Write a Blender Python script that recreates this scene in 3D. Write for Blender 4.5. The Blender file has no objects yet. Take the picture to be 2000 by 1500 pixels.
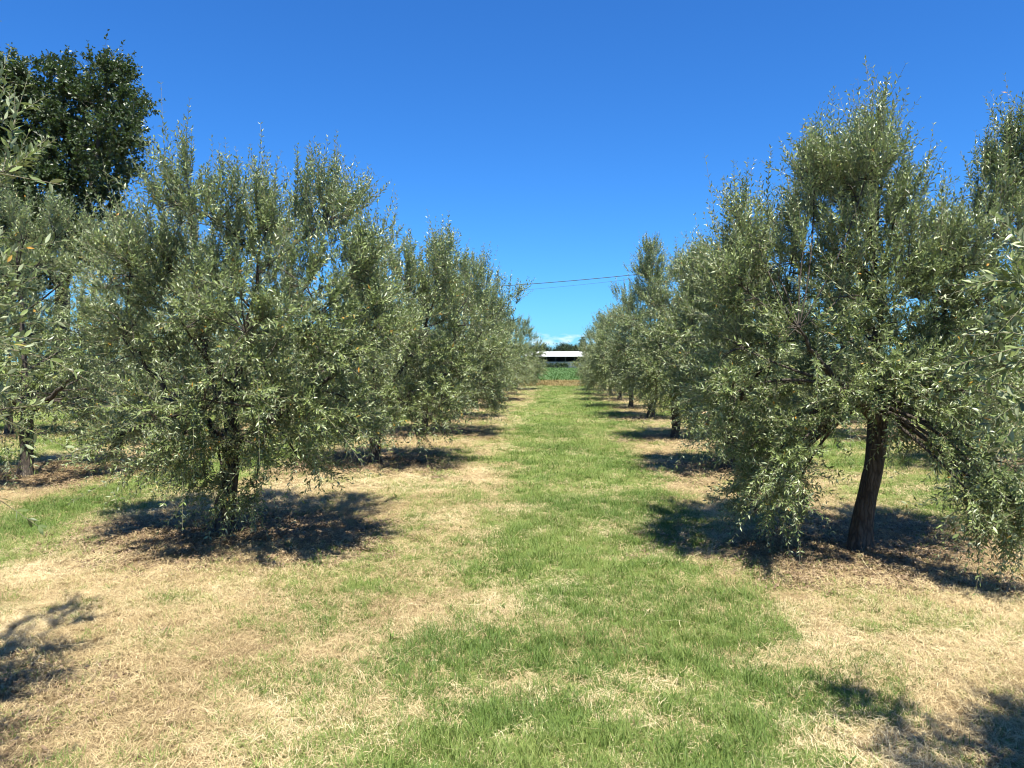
import bpy, math, random
import numpy as np
from mathutils import Vector, Matrix

# ------------------------------------------------------------------ camera, world, sun, exposure
sc = bpy.context.scene
C = sc.collection
F, HOR, VPX, EYE = 1480.0, 706.0, 1100.0, 1.65           # photo pixels (2000 x 1500), metres
cam_d = bpy.data.cameras.new('camera'); cam = bpy.data.objects.new('camera', cam_d); C.objects.link(cam)
cam_d.sensor_width = 36.0; cam_d.lens = 36.0 * F / 2000.0
cam_d.clip_start = 0.05; cam_d.clip_end = 6000
cam.location = (0, 0, EYE)
cam.rotation_euler = (math.pi / 2 - math.atan((750 - HOR) / F), 0, math.atan((VPX - 1000) / F))
sc.camera = cam
CM = np.array(cam.rotation_euler.to_matrix())
CP = np.array([0, 0, EYE])

SUN_EL, SUN_AZ = math.radians(67), math.radians(-68)      # azimuth counted from +X towards +Y
sd = Vector((math.cos(SUN_EL) * math.cos(SUN_AZ), math.cos(SUN_EL) * math.sin(SUN_AZ), math.sin(SUN_EL)))
sun_d = bpy.data.lights.new('sun', 'SUN'); sun = bpy.data.objects.new('sun', sun_d); C.objects.link(sun)
sun_d.energy = 5.0; sun_d.angle = math.radians(0.53); sun_d.color = (1.0, 0.96, 0.84)
sun.rotation_euler = sd.to_track_quat('Z', 'Y').to_euler()

w = bpy.data.worlds.new('World'); sc.world = w; w.use_nodes = True
nt = w.node_tree; N = nt.nodes; L = nt.links; N.clear()
def nn(tree, typ, **kw):
    n = tree.nodes.new(typ)
    for k, v in kw.items(): setattr(n, k, v)
    return n
out = nn(nt, 'ShaderNodeOutputWorld'); bg = nn(nt, 'ShaderNodeBackground')
sky = nn(nt, 'ShaderNodeTexSky', sky_type='NISHITA', sun_disc=False)
sky.sun_elevation = SUN_EL; sky.sun_rotation = math.pi / 2 - SUN_AZ
sky.altitude = 200; sky.air_density = 1.0; sky.dust_density = 0.25; sky.ozone_density = 3.0
hsv = nn(nt, 'ShaderNodeHueSaturation'); hsv.inputs['Saturation'].default_value = 1.08; hsv.inputs['Value'].default_value = 1.0
L.new(sky.outputs[0], hsv.inputs['Color'])
tint = nn(nt, 'ShaderNodeMix', data_type='RGBA', blend_type='MULTIPLY'); tint.inputs[0].default_value = 1.0; tint.inputs[7].default_value = (0.36, 0.90, 1.52, 1)   # the camera's blue rendering of a clear sky
L.new(hsv.outputs[0], tint.inputs[6])
# low fair-weather clouds in a band just over the horizon, all the way round
tc = nn(nt, 'ShaderNodeTexCoord'); sx = nn(nt, 'ShaderNodeSeparateXYZ'); L.new(tc.outputs['Generated'], sx.inputs[0])
mp = nn(nt, 'ShaderNodeMapping'); mp.inputs['Scale'].default_value = (26, 26, 90); mp.inputs['Location'].default_value = (3.1, 0.0, 1.2)
L.new(tc.outputs['Generated'], mp.inputs['Vector'])
nz = nn(nt, 'ShaderNodeTexNoise'); nz.inputs['Scale'].default_value = 1.0; nz.inputs['Detail'].default_value = 6; L.new(mp.outputs[0], nz.inputs['Vector'])
cr = nn(nt, 'ShaderNodeMapRange'); cr.inputs['From Min'].default_value = 0.46; cr.inputs['From Max'].default_value = 0.62; L.new(nz.outputs[0], cr.inputs['Value'])
lo = nn(nt, 'ShaderNodeMapRange', interpolation_type='SMOOTHSTEP'); lo.inputs['From Min'].default_value = 0.018; lo.inputs['From Max'].default_value = 0.026; L.new(sx.outputs['Z'], lo.inputs['Value'])
hi = nn(nt, 'ShaderNodeMapRange', interpolation_type='SMOOTHSTEP'); hi.inputs['From Min'].default_value = 0.040; hi.inputs['From Max'].default_value = 0.031; L.new(sx.outputs['Z'], hi.inputs['Value'])
m1 = nn(nt, 'ShaderNodeMath', operation='MULTIPLY'); L.new(lo.outputs[0], m1.inputs[0]); L.new(hi.outputs[0], m1.inputs[1])
m2 = nn(nt, 'ShaderNodeMath', operation='MULTIPLY'); L.new(m1.outputs[0], m2.inputs[0]); L.new(cr.outputs[0], m2.inputs[1])
m3 = nn(nt, 'ShaderNodeMath', operation='MULTIPLY'); m3.inputs[1].default_value = 0.8; L.new(m2.outputs[0], m3.inputs[0])
cmix = nn(nt, 'ShaderNodeMix', data_type='RGBA'); L.new(m3.outputs[0], cmix.inputs[0]); L.new(tint.outputs[2], cmix.inputs[6]); cmix.inputs[7].default_value = (8.5, 9.6, 10.6, 1)
L.new(cmix.outputs[2], bg.inputs['Color']); bg.inputs['Strength'].default_value = 0.055
L.new(bg.outputs[0], out.inputs[0])
sc.view_settings.view_transform = 'Standard'; sc.view_settings.look = 'None'
sc.view_settings.exposure = 1.2; sc.view_settings.gamma = 1.0; sc.view_settings.use_curve_mapping = False
sc.cycles.filter_width = 1.1; sc.cycles.max_bounces = 6; sc.cycles.diffuse_bounces = 3; sc.cycles.transparent_max_bounces = 6
sc.cycles.use_adaptive_sampling = True; sc.cycles.adaptive_threshold = 0.02

# ------------------------------------------------------------------ helpers
rng = np.random.default_rng(7)
def ray(px, py):
    v = CM @ np.array([(px - 1000) / F, (750 - py) / F, -1.0]); return v
def G(px, py, z=0.0):                                    # pixel -> point on the ground
    v = ray(px, py); return CP + v * ((z - EYE) / v[2])
def T(px, py, Y):                                        # pixel -> point in the upright plane y = Y
    v = ray(px, py); return CP + v * (Y / v[1])
def project(P):
    q = (P - CP) @ CM
    d = -q[:, 2]
    return 1000 + F * q[:, 0] / d, 750 - F * q[:, 1] / d, d
def norm(a): return a / np.maximum(np.linalg.norm(a, axis=-1, keepdims=True), 1e-9)

def hash2(ix, iy, s):
    h = (ix.astype(np.int64) * 374761393 + iy.astype(np.int64) * 668265263 + s * 1442695041) & 0xffffffff
    h = ((h ^ (h >> 13)) * 1274126177) & 0xffffffff
    return ((h ^ (h >> 16)) & 0xffff) / 65535.0
def vnoise(x, y, s=0):
    x = np.asarray(x, float); y = np.asarray(y, float)
    ix = np.floor(x); iy = np.floor(y); fx = x - ix; fy = y - iy
    fx = fx * fx * (3 - 2 * fx); fy = fy * fy * (3 - 2 * fy)
    a = hash2(ix, iy, s); b = hash2(ix + 1, iy, s); c = hash2(ix, iy + 1, s); d = hash2(ix + 1, iy + 1, s)
    return (a * (1 - fx) + b * fx) * (1 - fy) + (c * (1 - fx) + d * fx) * fy
def fbm(x, y, s=0, o=4):
    t = 0; a = 0.5; k = 1.0
    for i in range(o):
        t = t + a * vnoise(x * k + 17.3 * i, y * k - 9.1 * i, s + i); a *= 0.5; k *= 2.03
    return t / (1 - 0.5 ** o)
def sstep(a, b, x):
    t = np.clip((x - a) / (b - a), 0, 1); return t * t * (3 - 2 * t)

def mesh_np(name, V, faces_idx, nside, mats, smooth=False, attrs=None):
    """V (n,3); faces_idx (m,nside) int; attrs {name: per-face floats}"""
    me = bpy.data.meshes.new(name)
    V = np.ascontiguousarray(V, dtype=np.float32); f = np.ascontiguousarray(faces_idx, dtype=np.int32)
    me.vertices.add(len(V)); me.vertices.foreach_set('co', V.ravel())
    me.loops.add(f.size); me.loops.foreach_set('vertex_index', f.ravel())
    me.polygons.add(len(f)); me.polygons.foreach_set('loop_start', np.arange(0, f.size, nside, dtype=np.int32))
    me.polygons.foreach_set('use_smooth', np.full(len(f), smooth, dtype=bool))
    for k, v in (attrs or {}).items():
        at = me.attributes.new(k, 'FLOAT', 'FACE'); at.data.foreach_set('value', np.ascontiguousarray(v, dtype=np.float32))
    for m in mats: me.materials.append(m)
    me.update(calc_edges=True); me.validate()
    return me
def obj(name, data, parent=None, loc=None):
    o = bpy.data.objects.new(name, data); C.objects.link(o)
    if parent is not None: o.parent = parent
    if loc is not None: o.location = loc
    return o
def tag(o, label=None, cat=None, group=None, kind=None):
    if label: o['label'] = label
    if cat: o['category'] = cat
    if group: o['group'] = group
    if kind: o['kind'] = kind
    return o
def empty(name, loc, label, cat, group=None):
    o = bpy.data.objects.new(name, None); C.objects.link(o); o.location = loc; o.empty_display_size = 0.3
    return tag(o, label, cat, group)

def tubes(P, R, K, cap=False):
    """P (n,s,3) centre lines, R (n,s) radii -> verts, quads"""
    n, s, _ = P.shape
    Tn = norm(np.gradient(P, axis=1))
    ref = np.where(np.abs(Tn[..., 2:3]) > 0.9, np.array([1.0, 0, 0]), np.array([0, 0, 1.0]))
    U = norm(np.cross(Tn, ref)); W = np.cross(Tn, U)
    a = np.arange(K) * 2 * np.pi / K
    V = P[:, :, None, :] + R[:, :, None, None] * (U[:, :, None, :] * np.cos(a)[None, None, :, None] + W[:, :, None, :] * np.sin(a)[None, None, :, None])
    idx = np.arange(n * s * K).reshape(n, s, K)
    a0 = idx[:, :-1, :]; a1 = np.roll(a0, -1, axis=2); b0 = idx[:, 1:, :]; b1 = np.roll(b0, -1, axis=2)
    Q = np.stack([a0, a1, b1, b0], -1).reshape(-1, 4)
    return V.reshape(-1, 3), Q
def join(parts):
    Vs, Qs, o = [], [], 0
    for V, Q in parts:
        Vs.append(V); Qs.append(Q + o); o += len(V)
    return np.concatenate(Vs), np.concatenate(Qs)
def boxes(bl):
    """list of (x0,x1,y0,y1,z0,z1) -> verts, quads"""
    parts = []
    for x0, x1, y0, y1, z0, z1 in bl:
        V = np.array([[x0, y0, z0], [x1, y0, z0], [x1, y1, z0], [x0, y1, z0], [x0, y0, z1], [x1, y0, z1], [x1, y1, z1], [x0, y1, z1]], float)
        parts.append((V, np.array([[0, 3, 2, 1], [4, 5, 6, 7], [0, 1, 5, 4], [1, 2, 6, 5], [2, 3, 7, 6], [3, 0, 4, 7]])))
    return join(parts)
def bez(p0, p1, p2, n):
    t = np.linspace(0, 1, n)[:, None]
    return (1 - t) ** 2 * p0 + 2 * t * (1 - t) * p1 + t * t * p2

# ------------------------------------------------------------------ materials
def mat(name):
    m = bpy.data.materials.new(name); m.use_nodes = True
    t = m.node_tree; t.nodes.clear()
    o = t.nodes.new('ShaderNodeOutputMaterial')
    return m, t, o
def ramp(t, fac, stops):
    r = t.nodes.new('ShaderNodeValToRGB'); e = r.color_ramp.elements
    while len(e) < len(stops): e.new(0.5)
    for i, (p, c) in enumerate(stops): e[i].position = p; e[i].color = (*c, 1)
    t.links.new(fac, r.inputs[0]); return r.outputs[0]
def mixc(t, fac, a, b, mode='MIX'):
    n = nn(t, 'ShaderNodeMix', data_type='RGBA', blend_type=mode)
    for s, v in ((0, fac), (6, a), (7, b)):
        if hasattr(v, 'links') or hasattr(v, 'is_linked'): t.links.new(v, n.inputs[s])
        else: n.inputs[s].default_value = v if s == 0 else (*v, 1)
    return n.outputs[2]
def noise(t, scale, detail=4, vec=None, rough=0.55):
    n = t.nodes.new('ShaderNodeTexNoise'); n.inputs['Scale'].default_value = scale; n.inputs['Detail'].default_value = detail; n.inputs['Roughness'].default_value = rough
    if vec is not None: t.links.new(vec, n.inputs['Vector'])
    return n.outputs[0]
def leaf_material(name, top, under, rough, trans, yellow=True, var=0.45, tint_attr=True):
    m, t, o = mat(name); k = t.links
    at = nn(t, 'ShaderNodeAttribute', attribute_name='tint'); fac = at.outputs['Fac']
    geo = t.nodes.new('ShaderNodeNewGeometry')
    if not tint_attr:
        oi = t.nodes.new('ShaderNodeObjectInfo'); fac = oi.outputs['Random']
    lo_ = tuple(c * (1 - var) for c in top); hi_ = (top[0] * (1 + 1.3 * var), top[1] * (1 + 1.1 * var), top[2] * (1 + var))
    st = [(0.0, lo_), (0.5, top), (0.985, hi_)]
    if yellow: st += [(0.9925, (0.30, 0.20, 0.03)), (1.0, (0.42, 0.20, 0.02))]
    ct = ramp(t, fac, st)
    cu = mixc(t, 0.25, under, ct)
    col = mixc(t, geo.outputs['Backfacing'], ct, cu)
    p = t.nodes.new('ShaderNodeBsdfPrincipled'); k.new(col, p.inputs['Base Color'])
    rr = nn(t, 'ShaderNodeMapRange'); rr.inputs['To Min'].default_value = rough; rr.inputs['To Max'].default_value = 0.65; k.new(geo.outputs['Backfacing'], rr.inputs['Value']); k.new(rr.outputs[0], p.inputs['Roughness'])
    p.inputs['Specular IOR Level'].default_value = 0.6
    tr = t.nodes.new('ShaderNodeBsdfTranslucent'); tcol = mixc(t, 1.0, col, (1.0, 1.25, 0.55), 'MULTIPLY'); k.new(tcol, tr.inputs['Color'])
    mx = t.nodes.new('ShaderNodeMixShader'); mx.inputs[0].default_value = trans
    k.new(p.outputs[0], mx.inputs[1]); k.new(tr.outputs[0], mx.inputs[2]); k.new(mx.outputs[0], o.inputs[0])
    return m
M_LEAF = leaf_material('olive_leaf', (0.136, 0.176, 0.055), (0.35, 0.39, 0.25), 0.42, 0.10)
M_LEAF1 = leaf_material('olive_leaf_single', (0.136, 0.176, 0.055), (0.35, 0.39, 0.25), 0.42, 0.10, tint_attr=False)
M_OAK = leaf_material('oak_leaf', (0.036, 0.062, 0.018), (0.06, 0.085, 0.035), 0.45, 0.22, yellow=False)
M_FAR = leaf_material('distant_leaf', (0.035, 0.060, 0.022), (0.05, 0.07, 0.03), 0.6, 0.15, yellow=False)
M_CONIF = leaf_material('conifer_needle', (0.06, 0.085, 0.05), (0.06, 0.085, 0.05), 0.6, 0.1, yellow=False)
M_SHRUB = leaf_material('shrub_leaf', (0.05, 0.085, 0.025), (0.08, 0.11, 0.05), 0.5, 0.2, yellow=False)
M_CROP = leaf_material('crop_leaf', (0.070, 0.145, 0.028), (0.085, 0.16, 0.045), 0.5, 0.25, yellow=False)

def bark_material(name, a, b, scale=14):
    m, t, o = mat(name); k = t.links
    g = t.nodes.new('ShaderNodeTexCoord'); mp = t.nodes.new('ShaderNodeMapping'); mp.inputs['Scale'].default_value = (1, 1, 0.17); wv = nn(t, 'ShaderNodeVectorMath', operation='MULTIPLY_ADD'); wn = t.nodes.new('ShaderNodeTexNoise'); wn.inputs['Scale'].default_value = 9; k.new(g.outputs['Object'], wn.inputs['Vector']); k.new(wn.outputs['Color'], wv.inputs[0]); wv.inputs[1].default_value = (0.06, 0.06, 0.12); k.new(g.outputs['Object'], wv.inputs[2]); k.new(wv.outputs[0], mp.inputs[0])
    n1 = noise(t, scale, 8, mp.outputs[0], 0.65)
    v = t.nodes.new('ShaderNodeTexVoronoi'); v.feature = 'DISTANCE_TO_EDGE'; v.inputs['Scale'].default_value = scale * 2.2; k.new(mp.outputs[0], v.inputs['Vector'])
    c = ramp(t, n1, [(0.3, a), (0.7, b)])
    c2 = mixc(t, ramp(t, v.outputs['Distance'], [(0.0, (0.75,) * 3), (0.2, (0, 0, 0))]), c, tuple(x * 0.45 for x in a))
    p = t.nodes.new('ShaderNodeBsdfPrincipled'); p.inputs['Roughness'].default_value = 0.9; k.new(c2, p.inputs['Base Color'])
    h = nn(t, 'ShaderNodeMath', operation='ADD'); k.new(n1, h.inputs[0]); k.new(v.outputs['Distance'], h.inputs[1])
    bp = t.nodes.new('ShaderNodeBump'); bp.inputs['Strength'].default_value = 0.9; bp.inputs['Distance'].default_value = 0.02; k.new(h.outputs[0], bp.inputs['Height']); k.new(bp.outputs[0], p.inputs['Normal'])
    k.new(p.outputs[0], o.inputs[0]); return m
M_BARK = bark_material('olive_bark', (0.040, 0.031, 0.024), (0.125, 0.10, 0.078))
M_OAKBARK = bark_material('oak_bark', (0.04, 0.033, 0.026), (0.10, 0.085, 0.065), 5)
def plain(name, col, rough=0.7, var=0.25, scale=6, metal=0.0, bump=0.0):
    m, t, o = mat(name); k = t.links
    g = t.nodes.new('ShaderNodeTexCoord')
    n1 = noise(t, scale, 5, g.outputs['Object'])
    c = ramp(t, n1, [(0.3, tuple(x * (1 - var) for x in col)), (0.7, tuple(min(1, x * (1 + var)) for x in col))])
    p = t.nodes.new('ShaderNodeBsdfPrincipled'); p.inputs['Roughness'].default_value = rough; p.inputs['Metallic'].default_value = metal; k.new(c, p.inputs['Base Color'])
    if bump:
        bp = t.nodes.new('ShaderNodeBump'); bp.inputs['Strength'].default_value = bump; bp.inputs['Distance'].default_value = 0.02; k.new(n1, bp.inputs['Height']); k.new(bp.outputs[0], p.inputs['Normal'])
    k.new(p.outputs[0], o.inputs[0]); return m
M_TWIG = plain('olive_twig', (0.20, 0.18, 0.115), 0.8, 0.3, 30)
M_ROOF = plain('white_metal_roof', (0.80, 0.79, 0.76), 0.5, 0.06, 0.6)
M_WALL = plain('grey_metal_wall', (0.50, 0.50, 0.54), 0.6, 0.12, 0.8)
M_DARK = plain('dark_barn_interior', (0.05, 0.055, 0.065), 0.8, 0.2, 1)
M_STEEL = plain('galvanised_steel', (0.16, 0.165, 0.18), 0.5, 0.15, 3)
M_WOOD = plain('weathered_pole_wood', (0.16, 0.12, 0.085), 0.9, 0.25, 8, bump=0.4)
M_CABLE = plain('black_cable_sheath', (0.02, 0.02, 0.022), 0.6, 0.1, 5)

# ------------------------------------------------------------------ where things stand
L_ROW = [(-3.22, 2.35)] + [tuple(G(*p)[:2]) for p in ((440, 1045), (730, 905), (828, 848))]
x3, y3 = L_ROW[3]
L_ROW += [(-3.15, y3 + 5 * i) for i in range(1, 5)] + [(-2.75, y3 + 27)]
R_ROW = [(2.62, 1.75)] + [tuple(G(*p)[:2]) for p in ((1675, 1072), (1420, 918), (1318, 856), (1270, 818))]
x4, y4 = R_ROW[4]
R_ROW += [(2.42 - 0.03 * i, y4 + 5.1 * i) for i in range(1, 5)]
LL_ROW = [(G(50, 930)[0] + 0.05 * i, G(50, 930)[1] + 5 * i) for i in range(0, 6)]
RR_ROW = [(7.35, 11.6), (7.3, 16.6), (7.4, 21.6), (7.3, 26.7), (7.3, 31.7)]
LLL_ROW = [(-12.3, 16.0), (-12.4, 21.0), (-12.3, 26.2)]
ALL = np.array(L_ROW + R_ROW + LL_ROW + RR_ROW + LLL_ROW)
ORCHARD_END, FIELD_START, FIELD_END = 49.0, 62.0, 166.0

def height(x, y):
    h = (fbm(x * 0.45, y * 0.45, 3, 3) - 0.5) * 0.10 + (fbm(x * 2.2, y * 2.2, 9, 3) - 0.5) * 0.035
    near = np.exp(-np.abs(y) / 400.0) * np.exp(-np.abs(x) / 400.0)
    bank = np.exp(-((y - 55.5) / 3.2) ** 2) * 0.12
    return h * near + bank
def green(x, y):
    """share of living grass, 0..1"""
    wob = (fbm(x * 0.35, y * 0.35, 21, 3) - 0.5) * 1.3
    far = sstep(8, 22, y)
    g = np.zeros_like(x)
    for c, wd, a in ((0.2, 1.05, 1.15), (-5.35, 0.70, 1.1), (-1.0, 0.9, 0.42), (1.5, 0.7, 0.2), (4.95, 1.15, 0.85), (-10.1, 1.2, 0.9), (9.9, 1.4, 0.9), (-15, 2, 0.8), (15, 2, 0.8)):
        ww = wd + far * 0.45
        g = np.maximum(g, a * (1 - sstep(ww * 0.45, ww * 1.75, np.abs(x + wob * 0.8 - c))))
    patch = fbm(x * 0.8, y * 0.8, 31, 4); fine = fbm(x * 2.6, y * 2.6, 41, 3)
    g = g * 0.84 + 1.2 * (patch - 0.44) * (0.45 + 0.55 * sstep(-3.4, -0.8, x)) + 1.0 * (fine - 0.5)
    g = g + 0.10 * far
    return np.clip(g, 0.10 + 0.12 * sstep(-4.5, -2.0, x) * sstep(0.4, 0.6, fine), 1)
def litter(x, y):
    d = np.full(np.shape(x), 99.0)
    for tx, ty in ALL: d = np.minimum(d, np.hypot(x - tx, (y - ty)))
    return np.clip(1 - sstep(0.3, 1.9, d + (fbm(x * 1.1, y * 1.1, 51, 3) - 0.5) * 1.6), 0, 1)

# ------------------------------------------------------------------ ground (one sheet to the horizon)
def axis(lo, hi, step, far):
    mid = np.arange(lo, hi + 1e-6, step); g = []; v = hi; s = step
    while v < far: s *= 1.35; v += s; g.append(v)
    g2 = []; v = lo; s = step
    while v > -far: s *= 1.35; v -= s; g2.append(v)
    return np.concatenate([g2[::-1], mid, g])
xs = axis(-14, 12, 0.17, 3000); ys = axis(0, 66, 0.20, 3000)
XX, YY = np.meshgrid(xs, ys); xf, yf = XX.ravel(), YY.ravel()
gv = np.stack([xf, yf, height(xf, yf)], 1)
nx, ny = len(xs), len(ys)
ii = np.arange(nx * ny).reshape(ny, nx)
gq = np.stack([ii[:-1, :-1], ii[:-1, 1:], ii[1:, 1:], ii[1:, :-1]], -1).reshape(-1, 4)
def ground_material():
    m, t, o = mat('orchard_ground'); k = t.links
    geo = t.nodes.new('ShaderNodeNewGeometry'); pos = geo.outputs['Position']
    ag = nn(t, 'ShaderNodeAttribute', attribute_name='green').outputs['Fac']
    al = nn(t, 'ShaderNodeAttribute', attribute_name='litter').outputs['Fac']
    sp = t.nodes.new('ShaderNodeSeparateXYZ'); k.new(pos, sp.inputs[0])
    n1 = noise(t, 9, 8, pos, 0.7); n2 = noise(t, 60, 4, pos, 0.7); n3 = noise(t, 1.6, 4, pos)
    straw = ramp(t, n1, [(0.30, (0.17, 0.12, 0.062)), (0.5, (0.34, 0.255, 0.14)), (0.72, (0.52, 0.41, 0.235))])
    straw = mixc(t, ramp(t, n2, [(0.35, (0, 0, 0)), (0.65, (1, 1, 1))]), mixc(t, 0.4, straw, (0.20, 0.145, 0.075)), straw)
    grass = ramp(t, n2, [(0.3, (0.09, 0.115, 0.028)), (0.5, (0.16, 0.205, 0.052)), (0.7, (0.26, 0.29, 0.10))])
    gm = nn(t, 'ShaderNodeMath', operation='ADD'); k.new(ag, gm.inputs[0])
    gn = nn(t, 'ShaderNodeMapRange'); gn.inputs['To Min'].default_value = -0.35; gn.inputs['To Max'].default_value = 0.35; k.new(n1, gn.inputs['Value']); k.new(gn.outputs[0], gm.inputs[1])
    gr = nn(t, 'ShaderNodeMapRange'); gr.inputs['From Min'].default_value = 0.15; gr.inputs['From Max'].default_value = 0.75; k.new(gm.outputs[0], gr.inputs['Value'])
    col = mixc(t, gr.outputs[0], straw, grass)
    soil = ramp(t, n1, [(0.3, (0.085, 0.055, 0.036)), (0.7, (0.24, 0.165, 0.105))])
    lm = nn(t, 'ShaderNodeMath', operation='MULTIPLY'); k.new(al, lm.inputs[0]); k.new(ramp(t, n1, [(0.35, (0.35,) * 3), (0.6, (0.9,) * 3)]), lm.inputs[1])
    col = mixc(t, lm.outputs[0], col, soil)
    # beyond the orchard: dry bank, then the green crop's soil and stubble land past it
    def zone(a, b):
        r = nn(t, 'ShaderNodeMapRange', interpolation_type='SMOOTHSTEP'); r.inputs['From Min'].default_value = a; r.inputs['From Max'].default_value = b; k.new(sp.outputs['Y'], r.inputs['Value']); return r.outputs[0]
    bank = ramp(t, n3, [(0.3, (0.17, 0.13, 0.055)), (0.55, (0.26, 0.20, 0.085)), (0.75, (0.36, 0.30, 0.15))])
    col = mixc(t, zone(ORCHARD_END - 1.0, ORCHARD_END + 1.5), col, bank)
    col = mixc(t, zone(FIELD_START - 3.2, FIELD_START - 2.0), col, (0.50, 0.40, 0.20))
    crop = ramp(t, n3, [(0.3, (0.06, 0.125, 0.022)), (0.7, (0.09, 0.17, 0.032))])
    col = mixc(t, zone(FIELD_START - 0.3, FIELD_START + 0.3), col, crop)
    col = mixc(t, zone(FIELD_END, FIELD_END + 3), col, (0.22, 0.22, 0.09))
    p = t.nodes.new('ShaderNodeBsdfPrincipled'); p.inputs['Roughness'].default_value = 0.95; p.inputs['Specular IOR Level'].default_value = 0.1; k.new(col, p.inputs['Base Color'])
    hh = nn(t, 'ShaderNodeMath', operation='ADD'); k.new(n1, hh.inputs[0]); k.new(n2, hh.inputs[1])
    bp = t.nodes.new('ShaderNodeBump'); bp.inputs['Strength'].default_value = 0.8; bp.inputs['Distance'].default_value = 0.03; k.new(hh.outputs[0], bp.inputs['Height']); k.new(bp.outputs[0], p.inputs['Normal'])
    k.new(p.outputs[0], o.inputs[0]); return m
gme = mesh_np('ground', gv, gq, 4, [ground_material()], smooth=True)
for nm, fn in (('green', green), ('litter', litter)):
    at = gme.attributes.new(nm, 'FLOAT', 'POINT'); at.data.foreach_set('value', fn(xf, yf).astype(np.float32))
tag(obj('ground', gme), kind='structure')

# ------------------------------------------------------------------ grass, straw and litter (scattered small meshes)
def blade_mesh(name, n, spread, h, wd, lean, m, seed, flat=False):
    r = np.random.default_rng(seed)
    a = r.uniform(0, 2 * np.pi, n); rad = spread * np.sqrt(r.uniform(0, 1, n))
    b = np.stack([rad * np.cos(a), rad * np.sin(a), np.zeros(n)], 1)
    hd = r.uniform(0, 2 * np.pi, n); ll = h * r.uniform(0.5, 1.25, n)
    d = np.stack([np.cos(hd), np.sin(hd), np.zeros(n)], 1); s = np.stack([-d[:, 1], d[:, 0], np.zeros(n)], 1)
    ln = lean * r.uniform(0.35, 1.3, n)
    ts = (0, 0.4, 0.75, 1.0); ws = (0.8, 1.0, 0.7, 0.05)
    rows = []
    for t_, w_ in zip(ts, ws):
        if flat:
            ht = 0.006 + r.uniform(0, 0.022, n) + ll * 0.05 * math.sin(t_ * 3.14)
            off = d * (ll * (t_ - 0.5))[:, None] + s * (0.05 * ll * math.sin(t_ * 3))[:, None]
        else:
            ht = ll * t_ * np.cos(ln * t_); off = d * (ll * t_ * np.sin(ln * t_))[:, None]
        c = b + off; c[:, 2] += ht - (0 if flat else 0.006)
        ww = (wd * r.uniform(0.7, 1.3, n) * w_ / 2)[:, None]
        rows.append((c - s * ww, c + s * ww))
    V = np.stack([v for pr in rows for v in pr], 1).reshape(-1, 3)
    o = np.arange(n)[:, None] * 8
    Q = np.concatenate([o + np.array([[2 * i, 2 * i + 1, 2 * i + 3, 2 * i + 2]]) for i in range(3)], 1).reshape(-1, 4)
    return mesh_np(name, V, Q, 4, [m], attrs={'tint': np.repeat(r.uniform(0, 1, n), 3)})
def blade_material(name, stops, trans):
    m, t, o = mat(name); k = t.links
    ti = nn(t, 'ShaderNodeAttribute', attribute_name='tint').outputs['Fac']
    iv = nn(t, 'ShaderNodeAttribute', attribute_name='var', attribute_type='INSTANCER').outputs['Fac']
    s = nn(t, 'ShaderNodeMath', operation='MULTIPLY_ADD'); k.new(iv, s.inputs[0]); s.inputs[1].default_value = 0.5
    s2 = nn(t, 'ShaderNodeMath', operation='MULTIPLY'); s2.inputs[1].default_value = 0.5; k.new(ti, s2.inputs[0]); k.new(s2.outputs[0], s.inputs[2])
    c = ramp(t, s.outputs[0], stops)
    p = t.nodes.new('ShaderNodeBsdfPrincipled'); p.inputs['Roughness'].default_value = 0.55; p.inputs['Specular IOR Level'].default_value = 0.35; k.new(c, p.inputs['Base Color'])
    tr = t.nodes.new('ShaderNodeBsdfTranslucent'); k.new(c, tr.inputs['Color'])
    mx = t.nodes.new('ShaderNodeMixShader'); mx.inputs[0].default_value = trans; k.new(p.outputs[0], mx.inputs[1]); k.new(tr.outputs[0], mx.inputs[2]); k.new(mx.outputs[0], o.inputs[0])
    return m
M_GRASS = blade_material('living_grass', [(0.05, (0.075, 0.135, 0.026)), (0.4, (0.155, 0.235, 0.048)), (0.75, (0.27, 0.32, 0.09)), (1.0, (0.44, 0.40, 0.17))], 0.3)
M_STRAW = blade_material('dry_straw', [(0.08, (0.17, 0.115, 0.055)), (0.35, (0.45, 0.335, 0.175)), (0.65, (0.63, 0.50, 0.28)), (1.0, (0.76, 0.66, 0.44))], 0.2)
M_LITTER = blade_material('dead_leaves', [(0.05, (0.10, 0.062, 0.036)), (0.5, (0.23, 0.155, 0.09)), (1.0, (0.44, 0.34, 0.22))], 0.1)
M_BANK = blade_material('dry_weeds', [(0.05, (0.16, 0.11, 0.035)), (0.5, (0.26, 0.19, 0.065)), (1.0, (0.42, 0.36, 0.17))], 0.2)
def kind_collection(name, meshes):
    c = bpy.data.collections.new(name)
    for me in meshes: c.objects.link(bpy.data.objects.new(me.name, me))
    return c
K_GRASS = kind_collection('grass_kinds', [blade_mesh('grass_tuft', 20, 0.05, 0.048 + 0.010 * i, 0.0026, 0.95, M_GRASS, 100 + i) for i in range(5)])
K_STRAW = kind_collection('straw_kinds', [blade_mesh('straw_tuft', 18, 0.055, 0.040, 0.0021, 1.25, M_STRAW, 200 + i) for i in range(3)] + [blade_mesh('straw_lying', 20, 0.08, 0.075, 0.0020, 0, M_STRAW, 210 + i, True) for i in range(4)])
K_LIT = kind_collection('litter_kinds', [blade_mesh('leaf_litter', 12, 0.08, 0.045, 0.012, 0, M_LITTER, 300 + i, True) for i in range(4)])
K_BANK = kind_collection('weed_kinds', [blade_mesh('dry_weed_tuft', 40, 0.22, 0.20, 0.016, 0.7, M_BANK, 400 + i) for i in range(4)])
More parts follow.
